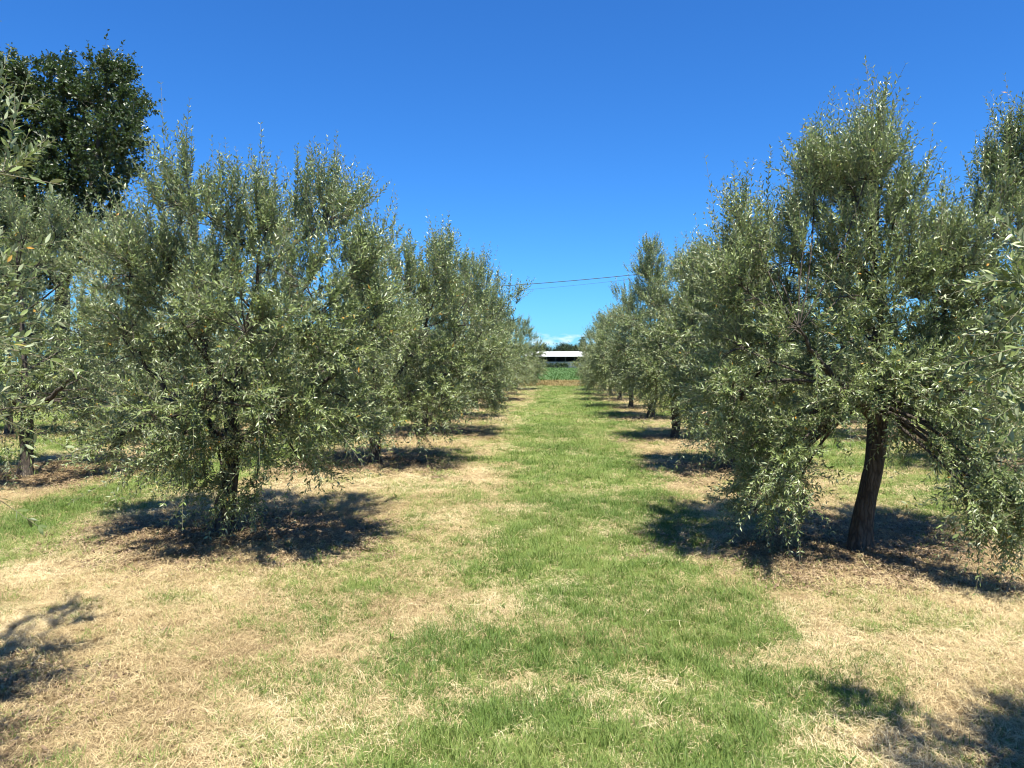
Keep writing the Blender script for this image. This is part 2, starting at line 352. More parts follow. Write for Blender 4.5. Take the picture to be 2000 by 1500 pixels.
K_CROP = kind_collection('crop_kinds', [blade_mesh('crop_plant', 46, 0.26, 0.36, 0.055, 0.9, M_CROP, 500 + i) for i in range(4)])

def scatter(name, P, scale, var, coll, seed, tilt=0.15):
    n = len(P); r = np.random.default_rng(seed)
    me = bpy.data.meshes.new(name); me.vertices.add(n); me.vertices.foreach_set('co', P.astype(np.float32).ravel())
    rot = np.stack([r.normal(0, tilt, n), r.normal(0, tilt, n), r.uniform(0, 6.283, n)], 1)
    for nm, ty, val in (('rot', 'FLOAT_VECTOR', rot), ('scl', 'FLOAT_VECTOR', scale), ):
        at = me.attributes.new(nm, ty, 'POINT'); at.data.foreach_set('vector', val.astype(np.float32).ravel())
    at = me.attributes.new('var', 'FLOAT', 'POINT'); at.data.foreach_set('value', var.astype(np.float32))
    at = me.attributes.new('pick', 'INT', 'POINT'); at.data.foreach_set('value', r.integers(0, len(coll.objects), n).astype(np.int32))
    o = obj(name, me)
    ng = bpy.data.node_groups.new(name + '_nodes', 'GeometryNodeTree')
    ng.interface.new_socket('Geometry', in_out='INPUT', socket_type='NodeSocketGeometry'); ng.interface.new_socket('Geometry', in_out='OUTPUT', socket_type='NodeSocketGeometry')
    gi = ng.nodes.new('NodeGroupInput'); go = ng.nodes.new('NodeGroupOutput')
    ip = ng.nodes.new('GeometryNodeInstanceOnPoints'); ip.inputs['Pick Instance'].default_value = True
    ci = ng.nodes.new('GeometryNodeCollectionInfo'); ci.inputs['Collection'].default_value = coll; ci.inputs['Separate Children'].default_value = True; ci.inputs['Reset Children'].default_value = True
    def na(nm, ty):
        q = ng.nodes.new('GeometryNodeInputNamedAttribute'); q.data_type = ty; q.inputs['Name'].default_value = nm; return q.outputs['Attribute']
    e2r = ng.nodes.new('FunctionNodeEulerToRotation')
    ng.links.new(na('rot', 'FLOAT_VECTOR'), e2r.inputs[0]); ng.links.new(e2r.outputs[0], ip.inputs['Rotation'])
    ng.links.new(na('scl', 'FLOAT_VECTOR'), ip.inputs['Scale']); ng.links.new(na('pick', 'INT'), ip.inputs['Instance Index'])
    ng.links.new(gi.outputs[0], ip.inputs['Points']); ng.links.new(ci.outputs[0], ip.inputs['Instance']); ng.links.new(ip.outputs[0], go.inputs[0])
    md = o.modifiers.new('scatter', 'NODES'); md.node_group = ng
    return o
def field_points(dens, y0, y1, mx, r):
    xl, xr = -0.76 * y1 - mx, 0.64 * y1 + mx
    n = int(dens * (xr - xl) * (y1 - y0))
    x = r.uniform(xl, xr, n); y = r.uniform(y0, y1, n)
    k = (x > -0.76 * y - mx) & (x < 0.64 * y + mx) & (x > -15) & (x < 13)
    return x[k], y[k]
r = np.random.default_rng(11)
gp, gs, gvv, sp_, ss, sv, lp, ls, lv = [], [], [], [], [], [], [], [], []
for y0, y1, dens, sxy, sz in ((1.8, 5.5, 900, 1.0, 1.0), (5.5, 9.5, 480, 1.2, 1.0), (9.5, 20, 130, 1.9, 1.15), (20, ORCHARD_END + 1, 34, 3.2, 1.3)):
    x, y = field_points(dens, y0, y1, 1.6, r); g = green(x, y); l = litter(x, y); z = height(x, y)
    u = r.uniform(0, 1, len(x)); P = np.stack([x, y, z], 1)
    k = u < (g * 0.80) * (1 - 0.75 * l)
    hz = sz * (0.5 + 0.6 * g[k]) * r.uniform(0.7, 1.3, k.sum())
    gp.append(P[k]); gs.append(np.stack([np.full(k.sum(), sxy)] * 2 + [hz], 1))
    gvv.append(np.clip(0.62 - 0.42 * g[k] + (fbm(x[k] * 1.3, y[k] * 1.3, 61, 4) - 0.45) * 1.5 + r.normal(0, 0.10, k.sum()), 0, 1))
    u2 = r.uniform(0, 1, len(x)); k = (~k) & (u2 < (1.0 - 0.2 * g) * (1 - 0.45 * l))
    sp_.append(P[k]); ss.append(np.stack([np.full(k.sum(), sxy)] * 2 + [sz * r.uniform(0.6, 1.2, k.sum())], 1))
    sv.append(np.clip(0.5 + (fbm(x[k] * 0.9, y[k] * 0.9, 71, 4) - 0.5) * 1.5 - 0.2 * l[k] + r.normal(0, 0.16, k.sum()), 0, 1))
    k = r.uniform(0, 1, len(x)) < (0.45 if y0 > 5 else 0.2) * l
    lp.append(P[k]); ls.append(np.stack([np.full(k.sum(), sxy)] * 2 + [np.full(k.sum(), 1.0)], 1)); lv.append(np.clip(r.normal(0.42, 0.2, k.sum()), 0, 1))
cat = np.concatenate
tag(scatter('grass', cat(gp), cat(gs), cat(gvv), K_GRASS, 1), 'short living green grass growing in strips along the orchard lanes', 'grass', kind='stuff')
tag(scatter('straw', cat(sp_), cat(ss), cat(sv), K_STRAW, 2), 'dry mown straw-coloured grass lying over the orchard floor', 'dry grass', kind='stuff')
tag(scatter('leaf_litter', cat(lp), cat(ls), cat(lv), K_LIT, 3, 0.05), 'brown dead leaves and twigs scattered under the olive trees', 'leaf litter', kind='stuff')
sx1, sy1 = field_points(7.0, 1.8, 11, 1.6, r)
K_STALK = kind_collection('stalk_kinds', [blade_mesh('straw_stalk', 2 + i % 2, 0.30, 0.17, 0.0022, 0, M_STRAW, 700 + i, True) for i in range(4)])
tag(scatter('straw_stalks', np.stack([sx1, sy1, height(sx1, sy1) + 0.02], 1), r.uniform(0.6, 1.3, (len(sx1), 1)) * np.ones((1, 3)), r.uniform(0.5, 1.0, len(sx1)), K_STALK, 7, 0.12), 'long pale cut stalks lying loose on the mown grass', 'straw', kind='stuff')
wx, wy = field_points(5.0, 1.8, 12, 1.6, r)
K_WEED = kind_collection('weed_rosettes', [blade_mesh('weed_rosette', 9 + 3 * i, 0.02, 0.05 + 0.015 * i, 0.011, 1.15 - 0.15 * i, M_GRASS, 600 + i) for i in range(3)])
wk = green(wx, wy) > 0.25; wx, wy = wx[wk], wy[wk]
tag(scatter('ground_weeds', np.stack([wx, wy, height(wx, wy)], 1), r.uniform(0.35, 0.85, (len(wx), 1)) * np.ones((1, 3)), r.uniform(0, 0.7, len(wx)), K_WEED, 6), 'small broad-leaved green weeds dotted through the mown grass', 'weeds', kind='stuff')
n = 5200; x = r.uniform(-34, 34, n); y = r.uniform(ORCHARD_END, FIELD_START - 1.2, n)
P = np.stack([x, y, height(x, y)], 1)
tag(scatter('dry_weeds', P, np.stack([r.uniform(0.7, 1.3, n)] * 2 + [r.uniform(0.5, 1.2, n)], 1), np.clip(0.45 + (fbm(x * 0.6, y * 0.6, 81, 3) - 0.5) * 1.6 + sstep(57, 61, y) * 0.4, 0, 1), K_BANK, 4), 'rusty dry weeds on the bank between orchard and green field', 'weeds', kind='stuff')
rows = np.arange(FIELD_START, FIELD_END - 2, 0.62); px_ = []
for yy in rows:
    hw = 8 + 0.12 * yy
    q = np.arange(-hw, hw, 0.42) + r.uniform(-0.1, 0.1); px_.append(np.stack([q, np.full_like(q, yy) + r.normal(0, 0.08, len(q)), np.zeros_like(q)], 1))
P = cat(px_); P[:, 2] = height(P[:, 0], P[:, 1])
tag(scatter('crop_plants', P, np.stack([r.uniform(0.8, 1.2, len(P))] * 2 + [r.uniform(0.75, 1.15, len(P))], 1), r.uniform(0, 1, len(P)), K_CROP, 5), 'low bright green crop covering the field in front of the barn', 'crop', kind='stuff')

# ------------------------------------------------------------------ trees
def leaf_mesh_np(base, d, nrm, ln, wd, fold=0.18, curve=0.02):
    s = np.cross(nrm, d)
    ln_ = ln[:, None]; w_ = wd[:, None]
    m = base + d * ln_ * 0.46
    V = np.stack([base, m - s * w_ * 0.5 + nrm * w_ * fold, base + d * ln_ - nrm * ln_ * curve, m + s * w_ * 0.5 + nrm * w_ * fold], 1).reshape(-1, 3)
    o = np.arange(len(base))[:, None] * 4
    return V, np.concatenate([o + np.array([[0, 1, 2]]), o + np.array([[0, 2, 3]])], 1).reshape(-1, 3)
def single_leaf():
    xs_ = np.array([0, 0.12, 0.32, 0.55, 0.78, 1.0]); ws_ = np.array([0.06, 0.55, 0.95, 1.0, 0.62, 0.03]) * 0.5
    V, Q = [], []
    for x_, w_ in zip(xs_, ws_):
        z = -0.08 * x_ * x_
        V += [(x_, -w_, z + w_ * 0.045), (x_, 0, z), (x_, w_, z + w_ * 0.045)]
    for i in range(5):
        a = 3 * i; Q += [(a, a + 3, a + 4, a + 1), (a + 1, a + 4, a + 5, a + 2)]
    return mesh_np('leaf', np.array(V), np.array(Q), 4, [M_LEAF1], smooth=True)
LEAF = single_leaf()

def grow(seed, lobes, trunk_pts, trunk_r, n_anchor, twigs, twig_len, nodes, leaf_len, leaf_w, up=1.0, droop=1.0, shoots=0.35, angle=0.85, gap=0.0, n_limbs=4, tseg=3, force=()):
    """everything of one tree in its own coordinates (trunk foot at the origin)"""
    r = np.random.default_rng(seed)
    lobes = np.array(lobes, float)                                   # cx cy cz rx ry rz
    trunk = np.array(trunk_pts, float)
    fork = trunk[-1]
    # main limbs: to well spread lobes; the other lobes hang on branches off the limbs
    cen = lobes[:, :3]; vol = lobes[:, 3] * lobes[:, 4] * lobes[:, 5]
    hi_ = np.where(cen[:, 2] > np.quantile(cen[:, 2], 0.45))[0]
    pick = [hi_[np.argmax(cen[hi_, 2])]]
    while len(pick) < min(n_limbs, len(hi_)):
        dd = np.min(np.linalg.norm(cen[hi_][:, None] - cen[pick][None], axis=2), axis=1); pick.append(hi_[np.argmax(dd)])
    for fp in force: pick.append(int(np.argmin(np.linalg.norm(cen - np.array(fp), axis=1))))
    limbs, nodes_p, nodes_r = [], [], []
    r0 = trunk_r[-1]
    for q_, i in enumerate(pick):
        fc = q_ >= len(pick) - len(force)
        end = cen[i]; mid = fork + (end - fork) * 0.45 + np.array([(end - fork)[0] * 0.18, (end - fork)[1] * 0.18, -0.06 * np.linalg.norm(end - fork)]) + r.normal(0, 0.05, 3)
        p = bez(fork - np.array([0, 0, 0.08]), mid, end, 14); p[1:-1] += r.normal(0, 0.018, (12, 3))
        rr = np.linspace(r0 * (0.4 if fc else 0.68), r0 * 0.10, 14) 
        limbs.append((p, rr)); nodes_p.append(p[3:]); nodes_r.append(rr[3:])
    NP = cat(nodes_p); NR = cat(nodes_r)
    br_p, br_r = [], []
    for i in range(len(cen)):
        if i in pick: continue
        end = cen[i]; d = np.linalg.norm(NP - end, axis=1) + 1.4 * np.maximum(0, NP[:, 2] - end[2] + 0.7 * np.hypot(NP[:, 0] - end[0], NP[:, 1] - end[1]) * (end[2] > 1.6))
        j = np.argmin(d); st = NP[j]; mid = (st + end) / 2 + np.array([0, 0, (0.20 if end[2] < st[2] else -0.05) * np.linalg.norm(end - st)]) + r.normal(0, 0.04, 3)
        p = bez(st, mid, end, 10); rr = np.linspace(min(NR[j] * 0.55, 0.02), 0.006, 10)
        br_p.append(p); br_r.append(rr)
    if br_p:
        NP = cat([NP] + [p[2:] for p in br_p]); NR = cat([NR] + [q[2:] for q in br_r])
    # anchors spread through the lobes, more near the skin
    pr = vol ** 0.6; pr /= pr.sum()
    li = r.choice(len(lobes), n_anchor, p=pr)
    u = norm(r.normal(0, 1, (n_anchor, 3))); rad = r.uniform(0, 1, n_anchor) ** (1 / 2.4)
    A = cen[li] + u * rad[:, None] * lobes[li, 3:6]
    k = (A[:, 2] > 0.35)
    if gap > 0:
        k &= fbm(A[:, 0] * 2.1 + 5 * seed, A[:, 2] * 2.1 + A[:, 1] * 1.3, seed, 2) > gap
    A, u, li = A[k], u[k], li[k]; na_ = len(A)
    zl, zh = A[:, 2].min(), A[:, 2].max(); h = (A[:, 2] - zl) / (zh - zl)
    cc = cen.mean(0)
    outw = A - np.array([cc[0], cc[1], 0]) * 1.0; outw[:, 2] = 0; outw = norm(outw) * 0.7 + norm(A - cen[li]) * 0.6
    # thin branch from the nearest wood to each anchor
    D2 = ((A[:, None, :] - NP[None]) ** 2).sum(2); D2 += 0.3 * np.maximum(0, NP[None, :, 2] - A[:, None, 2]) ** 2
    j = np.argmin(D2, 1); S = NP[j]; dl = np.linalg.norm(A - S, axis=1)
    mid = (S + A) / 2 + np.stack([r.normal(0, 0.05, na_), r.normal(0, 0.05, na_), dl * (0.10 + 0.22 * (1 - h))], 1)
    nb_ = 5 if n_anchor < 1200 else 4
    t = np.linspace(0, 1, nb_)[None, :, None]
    BP = (1 - t) ** 2 * S[:, None] + 2 * t * (1 - t) * mid[:, None] + t * t * A[:, None]
    BR = np.linspace(1, 0.28, nb_)[None] * np.clip(0.004 + 0.005 * dl, 0.004, np.maximum(NR[j], 0.006))[:, None]
    # twigs along the outer half of those branches
    ti = np.repeat(np.arange(na_), twigs); nt_ = len(ti)
    f = r.uniform(0.45, 1.0, nt_)[:, None]
    P0 = (1 - f) ** 2 * S[ti] + 2 * f * (1 - f) * mid[ti] + f * f * A[ti]
    hh = h[ti][:, None]
    Dv = norm(outw[ti] * 0.75 + np.array([0, 0, 1.0]) * up * (2.25 * hh - 0.36) + r.normal(0, 0.46, (nt_, 3)))
    Ln = twig_len * r.uniform(0.6, 1.35, nt_)
    sh = (r.uniform(0, 1, nt_) < shoots * 0.40) & (hh[:, 0] > 0.55)
    Ln[sh] *= r.uniform(1.15, 1.6, sh.sum()); Dv[sh] = norm(Dv[sh] * 0.35 + np.array([0, 0, 1.0]))
    dr = (r.uniform(0, 1, nt_) < 0.16) & (hh[:, 0] < 0.6); Ln[dr] *= 1.5
    Bz = np.where(hh[:, 0] > 0.55, 0.14 * up, -0.34 * droop * (1 - hh[:, 0])) + r.normal(0, 0.10, nt_)
    B = np.stack([r.normal(0, 0.10, nt_), r.normal(0, 0.10, nt_), Bz], 1)
    ts = np.linspace(0, 1, tseg)[None, :, None]
    TP = P0[:, None] + Dv[:, None] * Ln[:, None, None] * ts + B[:, None] * Ln[:, None, None] * ts * ts
    TR = np.linspace(0.0022, 0.0009, tseg)[None] * np.ones((nt_, 1)) * (leaf_w / 0.012) ** 0.5
    # leaves: opposite pairs, each pair turned a quarter
    M = nodes
    q = (np.arange(M)[None] + 0.6 + r.uniform(-0.25, 0.25, (nt_, M))) / M
    X = P0[:, None] + Dv[:, None] * (Ln[:, None] * q)[..., None] + B[:, None] * (Ln[:, None] * q * q)[..., None]
    Tg = norm(Dv[:, None] + 2 * B[:, None] * q[..., None])
    ref = norm(r.normal(0, 1, (nt_, 1, 3))); U = norm(np.cross(Tg, ref)); W = np.cross(Tg, U)
    ph = (np.arange(M) * np.pi / 2)[None] + r.normal(0, 0.35, (nt_, M))
    allb, alld, alln, alll = [], [], [], []
    for sgn in (0, np.pi):
        p_ = (ph + sgn)[..., None]; an = (angle + r.normal(0, 0.22, (nt_, M)))[..., None]
        d = norm(Tg * np.cos(an) + (U * np.cos(p_) + W * np.sin(p_)) * np.sin(an))
        nr_ = Tg * 0.7 + np.array([0, 0, 0.75]) + r.normal(0, 0.52, (nt_, M, 3))
        nr_ = norm(nr_ - (nr_ * d).sum(-1, keepdims=True) * d)
        size = leaf_len * (0.62 + 0.42 * np.sin(np.pi * np.clip(q, 0.05, 0.95))) * r.uniform(0.8, 1.2, (nt_, M))
        keep = r.uniform(0, 1, (nt_, M)) < 0.9
        allb.append(X[keep]); alld.append(d[keep]); alln.append(nr_[keep]); alll.append(size[keep])
    lb, ld, lnm, ll = cat(allb), cat(alld), cat(alln), cat(alll)
    lw = ll * (leaf_w / leaf_len) * r.uniform(0.85, 1.2, len(ll))
    return dict(trunk=trunk, trunk_r=np.array(trunk_r), limbs=limbs, br=(br_p, br_r), BP=BP, BR=BR, TP=TP, TR=TR, leaves=(lb, ld, lnm, ll, lw), tint=r.uniform(0, 1, len(ll)))

def trunk_mesh(name, pts, rad, m, seed, sides=18, rings=30, gnarl=0.19):
    r = np.random.default_rng(seed)
    pts = np.array(pts); rad = np.array(rad)
    t0 = np.linspace(0, 1, len(pts)); t = np.linspace(0, 1, rings)
    P = np.stack([np.interp(t, t0, pts[:, i]) for i in range(3)], 1); R = np.interp(t, t0, rad)
    for _ in range(2): P[1:-1] = (P[:-2] + 2 * P[1:-1] + P[2:]) / 4
    V, Q = tubes(P[None], R[None], sides)
    a = np.tile(np.arange(sides), rings) * 2 * np.pi / sides; tt = np.repeat(t, sides)
    bump = (vnoise(np.cos(a) * 2.2 + 9 + seed, np.sin(a) * 2.2 + tt * 2.4, seed) - 0.5) * 2 * gnarl + (vnoise(np.cos(a) * 5 + 3, np.sin(a) * 5 + tt * 9, seed + 1) - 0.5) * gnarl
    flare = np.clip(1 - tt * 4.5, 0, 1) ** 1.8 * (0.45 + 0.4 * np.cos(3 * a + seed)) + 0.10 * np.cos(5 * a + 3 * tt + seed)
    ctr = np.repeat(P, sides, 0)
    V = ctr + (V - ctr) * (1 + bump + flare)[:, None]
    return mesh_np(name, V, Q, 4, [m], smooth=True)

def make_tree(name, g, foot, label, cat_='olive tree', group=None, m_leaf=M_LEAF, m_bark=M_BARK, m_twig=M_TWIG, seed=0, singles=0, extra_stems=None, sides=18):
    root = empty(name, foot, label, cat_, group)
    obj('trunk', trunk_mesh('trunk', g['trunk'], g['trunk_r'], m_bark, seed, sides), root)
    for st in (extra_stems or []): obj('trunk_stem', trunk_mesh('trunk_stem', st[0], st[1], m_bark, seed + 5), root)
    for p, rr in g['limbs']:
        V, Q = tubes(p[None], rr[None], 8); obj('limb', mesh_np('limb', V, Q, 4, [m_bark], smooth=True), root)
    parts = [tubes(np.array(g['br'][0]), np.array(g['br'][1]), 6)] if g['br'][0] else []
    parts.append(tubes(g['BP'], g['BR'], 4))
    V, Q = join(parts); tag(obj('branches', mesh_np('branches', V, Q, 4, [m_bark], smooth=True), root), kind='stuff')
    V, Q = tubes(g['TP'], g['TR'], 3); tag(obj('twigs', mesh_np('twigs', V, Q, 4, [m_twig], smooth=True), root), kind='stuff')
    lb, ld, lnm, ll, lw = g['leaves']; keep = np.ones(len(lb), bool)
    if singles:
        W = lb + np.array(foot); sx_, sy_, dp = project(W)
        inside = (sx_ > 5) & (sx_ < 1995) & (sy_ > 5) & (sy_ < 1495) & (dp > 0.3)
        vd = norm(W - CP); face = np.linalg.norm(np.cross(ld, vd), axis=1)
        score = np.where(inside, ll * face / np.maximum(dp, 0.1), -1)
        top = np.argsort(-score)[:singles]; top = top[score[top] > 0]; keep[top] = False
        for i in top:
            d, n_ = ld[i], lnm[i]; s_ = np.cross(n_, d)
            mt = np.eye(4); mt[:3, 0] = d * ll[i]; mt[:3, 1] = s_ * lw[i]; mt[:3, 2] = n_ * ll[i]; mt[:3, 3] = lb[i]
            o = obj('leaf', LEAF, root); o.matrix_local = Matrix(mt.tolist())
    V, Fc = leaf_mesh_np(lb[keep], ld[keep], lnm[keep], ll[keep], lw[keep])
    tag(obj('foliage', mesh_np('foliage', V, Fc, 3, [m_leaf], attrs={'tint': np.repeat(g['tint'][keep], 2)}), root), kind='stuff')
    return root
def copy_tree(src, loc, rz, s, label, group):
    o = src.copy(); C.objects.link(o); o.location = loc; o.rotation_euler = (0, 0, rz); o.scale = s; o['label'] = label
    if group: o['group'] = group
    for ch in src.children:
        if ch.name.startswith('leaf'): continue
        c = ch.copy(); C.objects.link(c); c.parent = o
    return o
def px_lobes(foot, plist, seed, spread=0.75):
    """lobes outlined by pixels, put at the tree's own distance and given depth in front and behind"""
    r = np.random.default_rng(seed); res = []
    for q in plist:
        px, py, rp = q[:3]
        for dy in ([q[3]] if len(q) > 3 else [r.uniform(0.15, 1) * spread, -r.uniform(0.15, 1) * spread]):
            Y = foot[1] + dy; c = T(px, py, Y); R = rp / F * Y
            res.append((c[0] - foot[0], c[1] - foot[1], c[2] - foot[2], R, max(R, 0.45), R))
    return res
def foot3(p): return (p[0], p[1], float(height(np.array(p[0]), np.array(p[1]))) - 0.01)
OL = dict(twig_len=0.30, nodes=14, leaf_len=0.050, leaf_w=0.0150)
OLF = dict(twig_len=0.32, nodes=11, leaf_len=0.068, leaf_w=0.0210, tseg=3)

# --- left row
ft = foot3(L_ROW[1])
lob = px_lobes(ft, [(370, 400, 115), (255, 520, 95), (330, 530, 110), (520, 450, 115), (640, 430, 100), (715, 530, 80), (600, 560, 110), (450, 560, 110), (240, 660, 105), (340, 690, 130), (500, 680, 140), (660, 670, 115), (740, 650, 65), (270, 790, 85), (400, 800, 110), (560, 790, 105), (680, 780, 75), (330, 880, 55, -0.5), (450, 880, 65, -0.35), (580, 890, 60, -0.5), (500, 950, 42, -0.25), (400, 930, 40, -0.3), (300, 820, 80, -1.0), (400, 780, 90, -1.15), (520, 780, 90, -1.15), (620, 800, 80, -0.9), (480, 650, 120, -1.25), (350, 620, 100, -1.1), (600, 640, 100, -1.1), (690, 850, 50, -0.3), (470, 860, 70, -0.8), (380, 870, 55, -0.9), (240, 850, 50, -0.4), (445, 960, 34, -0.2)], 1)
g = grow(101, lob, [(0.02, 0, -0.05), (0.01, 0, 0.25), (0.05, 0, 0.6), (0.08, 0.02, 0.95)], [0.085, 0.075, 0.08, 0.075], 780, 7, gap=0.27, shoots=0.6, **OL)
make_tree('olive_tree', g, ft, 'broad round olive tree with leafy suckers around its forked dark trunk foot', group='olive trees', seed=3, singles=280,
          extra_stems=[([(-0.10, 0.02, -0.05), (-0.09, 0.02, 0.12), (-0.05, 0.0, 0.30), (0.02, 0, 0.5)], [0.055, 0.042, 0.04, 0.035])])
ft = foot3(L_ROW[0])
lobs = []
rr_ = np.random.default_rng(5)
def ring_lobes(seed, R=1.6, H=4.1, low=0.55, lean=(0, 0), pts=9, tall=0.0):
    r = np.random.default_rng(seed); res = []
    for lay, (z, f) in enumerate(((low + 0.55, 0.66), (low + 1.05, 0.74), (low + 1.7, 0.66), (H - 1.05, 0.45), (H - 0.6, 0.25))):
        n_ = (pts, pts, pts - 1, 5, 3)[lay]
        for i in range(n_):
            a = 2 * np.pi * (i + r.uniform(-0.3, 0.3)) / n_ + lay; rd = R * f * r.uniform(0.8, 1.15)
            s = R * r.uniform(0.28, 0.40)
            res.append((rd * np.cos(a) + lean[0], rd * np.sin(a) + lean[1], z + r.uniform(-0.22, 0.22), s, s, s * r.uniform(0.9, 1.3)))
    if tall: res += [(r.normal(0, 0.1), r.normal(0, 0.1), H - 0.1 + tall * q, 0.42 - 0.12 * q, 0.42 - 0.12 * q, 0.5) for q in (0, 0.5, 1.0)]
    return res
TRK = [(0, 0, -0.05), (0.03, 0, 0.35), (0.0, 0.02, 0.7), (0.06, 0.0, 1.05)]; TRR = [0.092, 0.080, 0.078, 0.075]
lobL0 = ring_lobes(50, 1.26, 3.6, 0.8, lean=(-0.2, -0.1))
for q in ((-20, 340, 34, 1.1), (-5, 500, 36, 1.2), (0, 640, 40, 1.1), (-15, 820, 36, 1.0), (-75, 200, 34, 1.1), (-95, 110, 30, 1.1)): lobL0 += px_lobes(ft, [q], 5)
for q in ((-2.55, 2.8, 1.9, 0.30), (-2.85, 3.1, 2.2, 0.26), (-2.6, 2.2, 1.8, 0.42), (-2.2, 1.9, 2.2, 0.36), (-2.8, 3.2, 1.5, 0.28)): lobL0.append((q[0] - ft[0], q[1] - ft[1], q[2], q[3], q[3], q[3]))
g = grow(102, lobL0, TRK, TRR, 400, 6, gap=0.30, shoots=0.9, **OL)
make_tree('olive_tree', g, ft, 'olive tree whose long leafy sprays reach out over the straw before the broad round tree', group='olive trees', seed=8, singles=290)
ft = foot3(L_ROW[2])
lob = px_lobes(ft, [(870, 520, 62), (800, 560, 85), (720, 590, 90), (895, 610, 72), (820, 660, 95), (740, 720, 105), (880, 720, 80), (680, 780, 85), (800, 800, 75), (640, 720, 90), (640, 840, 50), (860, 790, 50)], 12, 0.9)
g = grow(103, lob, TRK, TRR, 520, 6, gap=0.24, shoots=0.8, **OLF)
L2 = make_tree('olive_tree', g, ft, 'olive tree next beyond the broad round tree, crown feathering towards the lane', group='olive trees', seed=9)
ft = foot3(L_ROW[3])
lob = px_lobes(ft, [(925, 560, 52), (860, 590, 70), (965, 610, 52), (1000, 585, 26, -0.2), (910, 660, 75), (960, 690, 55), (840, 700, 80), (900, 750, 70), (820, 770, 55), (955, 760, 45), (780, 650, 70)], 13, 0.9)
g = grow(104, lob, TRK, TRR, 500, 6, gap=0.24, shoots=0.9, **OLF)
L3 = make_tree('olive_tree', g, ft, 'olive tree second beyond the broad round tree, with a loose feathery side', group='olive trees', seed=10)
# --- right row
ft = foot3(R_ROW[1])
lob = px_lobes(ft, [(1705, 285, 32), (1705, 315, 46), (1690, 350, 62), (1640, 345, 46), (1590, 350, 36), (1665, 370, 90), (1750, 410, 85), (1590, 370, 62), (1560, 440, 80), (1480, 470, 75), (1450, 560, 80), (1640, 500, 120), (1780, 530, 120), (1870, 490, 75), (1955, 370, 52, 0.1), (1975, 430, 66), (1965, 315, 30, 0.1), (1940, 560, 100), (1530, 600, 110), (1680, 650, 130), (1830, 660, 120), (1450, 680, 85), (1560, 740, 105), (1430, 770, 60), (1790, 750, 90), (1930, 720, 95), (1500, 850, 85), (1520, 920, 72), (1510, 890, 72, -0.2), (1490, 975, 46, -0.2), (1475, 1000, 34, -0.1), (1550, 960, 40, 0.1), (1520, 930, 60, 0.2), (1450, 890, 50, -0.2), (1890, 830, 80), (1930, 900, 62, -1.0), (1960, 975, 46, -1.2), (1900, 970, 36, -1.1), (1800, 810, 70, -0.6), (1850, 860, 60, -0.8), (1640, 760, 80, -0.7), (1740, 740, 80, -0.7), (1580, 810, 70, -0.4), (1900, 760, 80, -0.9), (1970, 380, 50, 0.1), (1950, 340, 40, 0.1), (1980, 290, 30, 0.1), (1930, 940, 56, -1.1), (1880, 930, 50, -1.0), (1970, 1010, 36, -1.2), (1560, 640, 80, -0.8), (1640, 580, 80, -0.8), (1520, 540, 70, -0.6)], 21, 0.7)
tb = np.array(ft)
def tl(px, py): c = T(px, py, ft[1]); return tuple(c - tb)
g = grow(111, lob, [(0, 0, -0.05), tl(1686, 1000), tl(1706, 915), tl(1716, 850), tl(1722, 800)], [0.088, 0.082, 0.082, 0.08, 0.085], 960, 7, gap=0.30, force=[T(1962, 300, ft[1]) - tb], shoots=0.7, **OL)
make_tree('olive_tree', g, ft, 'tall pointed olive tree on a bare dark leaning trunk, foliage hanging low either side', group='olive trees', seed=12, singles=280)
ft = foot3(R_ROW[0])
lobR0 = ring_lobes(60, 1.12, 3.6, 1.25, lean=(0.22, 0.0))
for q in ((2020, 640, 60, 1.3), (2030, 740, 55, 1.3), (2045, 560, 55, 1.3)): lobR0 += px_lobes(ft, [q], 6)
g = grow(112, lobR0, TRK, TRR, 480, 6, gap=0.25, shoots=0.6, **OL)
make_tree('olive_tree', g, ft, 'olive tree on the lane side next before the leaning-trunk tree, silvery drooping spray', group='olive trees', seed=14, singles=200)
ft = foot3(R_ROW[2])
lob = px_lobes(ft, [(1440, 560, 85), (1370, 550, 55), (1350, 650, 65), (1430, 680, 95), (1520, 660, 80), (1390, 740, 75), (1480, 770, 85), (1380, 820, 48), (1450, 850, 55), (1545, 760, 65), (1400, 600, 70)], 22, 0.9)
g = grow(113, lob, TRK, TRR, 540, 6, gap=0.24, **OLF)
R2 = make_tree('olive_tree', g, ft, 'dense olive tree next beyond the leaning-trunk tree, low foliage hiding its trunk', group='olive trees', seed=15)
ft = foot3(R_ROW[3])
lob = px_lobes(ft, [(1350, 545, 50), (1310, 600, 52), (1385, 610, 55), (1290, 680, 62), (1340, 690, 68), (1400, 710, 60), (1320, 750, 60), (1375, 770, 50), (1280, 740, 42)], 23, 0.9)
g = grow(114, lob, TRK, TRR, 480, 6, gap=0.22, **OLF)
R3 = make_tree('olive_tree', g, ft, 'olive tree second beyond the leaning-trunk tree, thick dark trunk in its own shadow', group='olive trees', seed=16)
ft = foot3(R_ROW[4])
lob = px_lobes(ft, [(1270, 495, 30), (1262, 535, 36), (1290, 540, 34), (1272, 580, 44), (1240, 625, 46), (1300, 640, 52), (1225, 680, 46), (1265, 700, 56), (1310, 710, 45), (1240, 735, 36), (1290, 745, 36)], 24, 0.95)
g = grow(115, lob, [(0, 0, -0.05), (0.05, 0, 0.4), (0.16, 0, 0.8), (0.27, 0, 1.2)], [0.105, 0.09, 0.085, 0.075], 460, 6, gap=0.2, **OLF)
R4 = make_tree('olive_tree', g, ft, 'tallest narrow-topped olive tree, third beyond the leaning-trunk tree on a slanting trunk', group='olive trees', seed=17)
